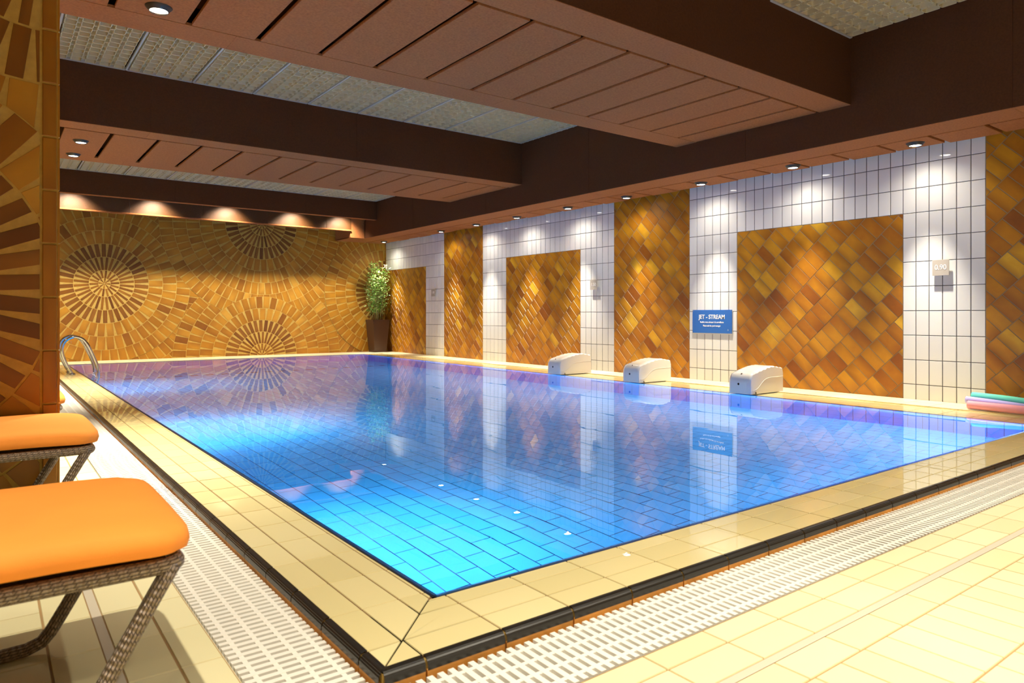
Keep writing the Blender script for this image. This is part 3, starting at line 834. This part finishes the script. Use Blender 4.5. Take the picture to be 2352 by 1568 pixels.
for z in (-.25,-.52,-.79):
    a=MB(); a.box(.31,.40,-.27,.23,z-.02,z,'chrome',.004); a.build('tread',t)
tag(t,'chrome pool ladder handrails at the far left corner of the pool','ladder')

# ------------------------------------------------------------------ potted bamboo
t=empty('potted_bamboo',(7.25,14.86,.012))
def frust(mb,b,tp,z0,z1,m,inn=.0):
    vs=[(sx*b,sy*b,z0) for sx,sy in ((-1,-1),(1,-1),(1,1),(-1,1))]+[(sx*tp,sy*tp,z1) for sx,sy in ((-1,-1),(1,-1),(1,1),(-1,1))]
    mb.mesh(vs,[(0,1,5,4),(1,2,6,5),(2,3,7,6),(3,0,4,7)],m)
a=MB(); frust(a,.15,.205,0,.74,'pot'); a.mesh([(-.15,-.15,0),(.15,-.15,0),(.15,.15,0),(-.15,.15,0)],[(0,3,2,1)],'pot')
for s in ((-.205,-.19,-.205,.205),(.19,.205,-.205,.205),(-.205,.205,-.205,-.19),(-.205,.205,.19,.205)): a.box(s[0],s[1],s[2],s[3],.70,.745,'pot')
a.build('pot',t)
a=MB(); a.box(-.19,.19,-.19,.19,.68,.705,'soil'); a.build('soil',t)
leaf=MB(); rnd=random.Random(4); stems=[]
for i in range(22):
    x,y=rnd.uniform(-.13,.13),rnd.uniform(-.13,.13)
    hgt=rnd.uniform(.75,1.42); lx=x*rnd.uniform(.6,1.7)+rnd.uniform(-.12,.02); ly=y*rnd.uniform(.6,1.4)+rnd.uniform(-.12,.02)
    pts=[]
    for k in range(9):
        u=k/8; pts.append((min(x+lx*u*u*1.1,.25),min(y+ly*u*u*1.1,.15),.69+hgt*u))
    s=MB(); s.tube(pts,[.0055*(1-.6*k/8) for k in range(9)],'stem',6); s.build('stem',t)
    nl=int(hgt*74)
    for q in range(nl):
        u=rnd.uniform(.16,1.0)**.85; k=min(7,int(u*8)); f=u*8-k; p=Vector(pts[k]).lerp(Vector(pts[k+1]),f)
        br=Vector((rnd.gauss(0,.055),rnd.gauss(0,.055),rnd.gauss(.0,.03)))*(1.25-.55*u); p=p+br
        p.x=min(p.x,.285); p.y=min(p.y,.17)
        th=rnd.uniform(0,6.28); el=rnd.uniform(-.5,.75); L=rnd.uniform(.045,.095); w=L*.15
        d=Vector((math.cos(th)*math.cos(el),math.sin(th)*math.cos(el),math.sin(el))); sd=d.cross(Vector((0,0,1))).normalized(); nn=sd.cross(d)
        sd=(sd*math.cos(rnd.uniform(-.8,.8))+nn*math.sin(rnd.uniform(-.8,.8))).normalized()
        e=p+d*L+Vector((0,0,-.012)); m_=p+d*L*.45
        for v in (e,):
            v.x=min(v.x,.295); v.y=min(v.y,.18)
        tt=rnd.random(); leaf.face([p,m_-sd*w,e,m_+sd*w],'leaf',None,(tt,tt,tt))
o=leaf.build('foliage',t)
tag(t,'bushy green bamboo in a tall square dark brown pot, in the far corner','potted plant')

# ------------------------------------------------------------------ sun loungers
def cushion_mesh(x0,x1,y0,y1,z0,z1):
    a=MB(); bm=bmesh.new(); nx,ny=40,18
    cx,cy=(x0+x1)/2,(y0+y1)/2; hx,hy=(x1-x0)/2,(y1-y0)/2; th=(z1-z0)
    def pt(u,v,top):
        # superellipse footprint with slightly pinched corners
        k=1-.03*abs(u)**6*abs(v)**6
        x=u*hx*(1-.016*abs(v)**8*(1 if u>0 else 0)); y=v*hy*(1-.022*abs(u)**10)
        e=max(abs(u)**14,abs(v)**9); e=min(1,e)
        e2=1-(1-abs(u)**18)*(1-abs(v)**11)
        hh=(1-e2)**.32 if e2<1 else 0
        droop=-.012*max(0,(cx+x-(x1-.3))/.3)**2
        crown=.012*(1-v*v)
        mid=z0+th*.44
        z=(mid+(z1-mid)*hh+crown*hh) if top else (mid-(mid-z0)*(hh**.7))
        z+=.0025*math.sin(x*9+v*2)*hh*(1 if top else 0)+droop
        return Vector((cx+x,cy+y,z))
    import bisect
    us=[-1+2*i/nx for i in range(nx+1)]; us=[math.copysign(1-(1-abs(u))**1.6,u) for u in us]
    vs_=[-1+2*i/ny for i in range(ny+1)]; vs_=[math.copysign(1-(1-abs(v))**1.7,v) for v in vs_]
    g1=[[bm.verts.new(pt(u,v,True)) for v in vs_] for u in us]; g2=[[None]*(ny+1) for _ in us]
    for i in range(nx+1):
        for j in range(ny+1):
            g2[i][j]=g1[i][j] if i in (0,nx) or j in (0,ny) else bm.verts.new(pt(us[i],vs_[j],False))
    for i in range(nx):
        for j in range(ny):
            bm.faces.new((g1[i][j],g1[i+1][j],g1[i+1][j+1],g1[i][j+1])); bm.faces.new((g2[i][j],g2[i][j+1],g2[i+1][j+1],g2[i+1][j]))
    # round the plan corners
    rc=.085
    for v in bm.verts:
        for sy in (-1,1):
            ex=x1-rc; ey=cy+sy*(hy-rc)
            if v.co.x>ex and sy*(v.co.y-ey)>0:
                dx_=v.co.x-ex; dy_=abs(v.co.y-ey); m_=max(dx_,dy_); l_=math.hypot(dx_,dy_)
                if l_>1e-6: v.co.x=ex+dx_*m_/l_; v.co.y=ey+sy*dy_*m_/l_
    a.frombm(bm,'orange',True); return a
def lounger(loc,label):
    t=empty('sun_lounger',loc)
    # local: x from foot end (0) backwards (-), y across 0..0.61, z from floor
    a=cushion_mesh(-1.22,.047,-.03,.635,.398,.462); a.build('cushion',t)
    # backrest cushion, raised
    a=cushion_mesh(-.72,0,-.03,.635,0,.064); o=a.build('back_cushion',t); o.location=(-1.22,0,.40); o.rotation_euler=(0,R(38),0)
    def rrect(x0,x1,y0,y1,z):
        pts=[];rc=.03
        for cx,cy,st in ((x1-rc,y1-rc,0),(x0+rc,y1-rc,90),(x0+rc,y0+rc,180),(x1-rc,y0+rc,270)):
            for k in range(5): tt=R(st+90*k/4); pts.append((cx+rc*math.cos(tt),cy+rc*math.sin(tt),z))
        return pts
    a=MB(); a.tube(rrect(-1.9,0.012,0,.61,.372),.0180,'wicker',14,closed=True); a.build('frame',t)
    a=MB(); a.box(-1.24,-.012,.014,.596,.374,.400,'soil'); a.build('seat_panel',t)
    for y in (0.0,.61):
        P=[(0.0,.372),(-.03,.322),(-.10,.20),(-.165,.088),(-.185,.055),(-.205,.032),(-.24,.020),(-.30,.018),(-1.45,.018),(-1.52,.022),(-1.56,.05),(-1.75,.36)]
        V=[Vector((x,y,z)) for x,z in P]
        a=MB(); a.tube(V,.0175,'wicker',14); a.build('leg',t)
    tag(t,label,'sun lounger','orange cushioned loungers along the left'); return t
L1=lounger((.322,1.655,F),'dark wicker lounger with bright orange cushion, nearest, in the left foreground')
dup(L1,loc=(.322,3.26,F),label='dark wicker lounger with orange cushion standing against the tiled pillar')
dup(L1,loc=(.322,4.80,F),label='lounger mostly hidden behind the tiled pillar, only an orange cushion tip showing')

# ------------------------------------------------------------------ camera
cam=bpy.data.cameras.new('camera'); co=bpy.data.objects.new('camera',cam); COL.objects.link(co)
cam.sensor_width=36; cam.lens=1605.7/2352*36; cam.sensor_fit='HORIZONTAL'
co.location=(0,0,.8728); co.rotation_euler=(R(90),0,R(53.1097-90))
cam.shift_y=-(784-722.31)/2352
cam.clip_start=.02
cam.dof.use_dof=True; cam.dof.focus_distance=6.5; cam.dof.aperture_fstop=5.6
scn.camera=co
w=bpy.data.worlds.new('world'); scn.world=w; w.use_nodes=True; w.node_tree.nodes['Background'].inputs[0].default_value=(.02,.015,.01,1); w.node_tree.nodes['Background'].inputs[1].default_value=.3
vs=scn.view_settings; vs.view_transform='Standard'; vs.look='None'; vs.gamma=1; vs.use_curve_mapping=False; vs.exposure=0
scn.cycles.max_bounces=9; scn.cycles.diffuse_bounces=4; scn.cycles.glossy_bounces=5; scn.cycles.transmission_bounces=6
scn.cycles.sample_clamp_indirect=6; scn.cycles.caustics_reflective=False; scn.cycles.caustics_refractive=True; scn.cycles.blur_glossy=.5
scn.cycles.use_denoising=True
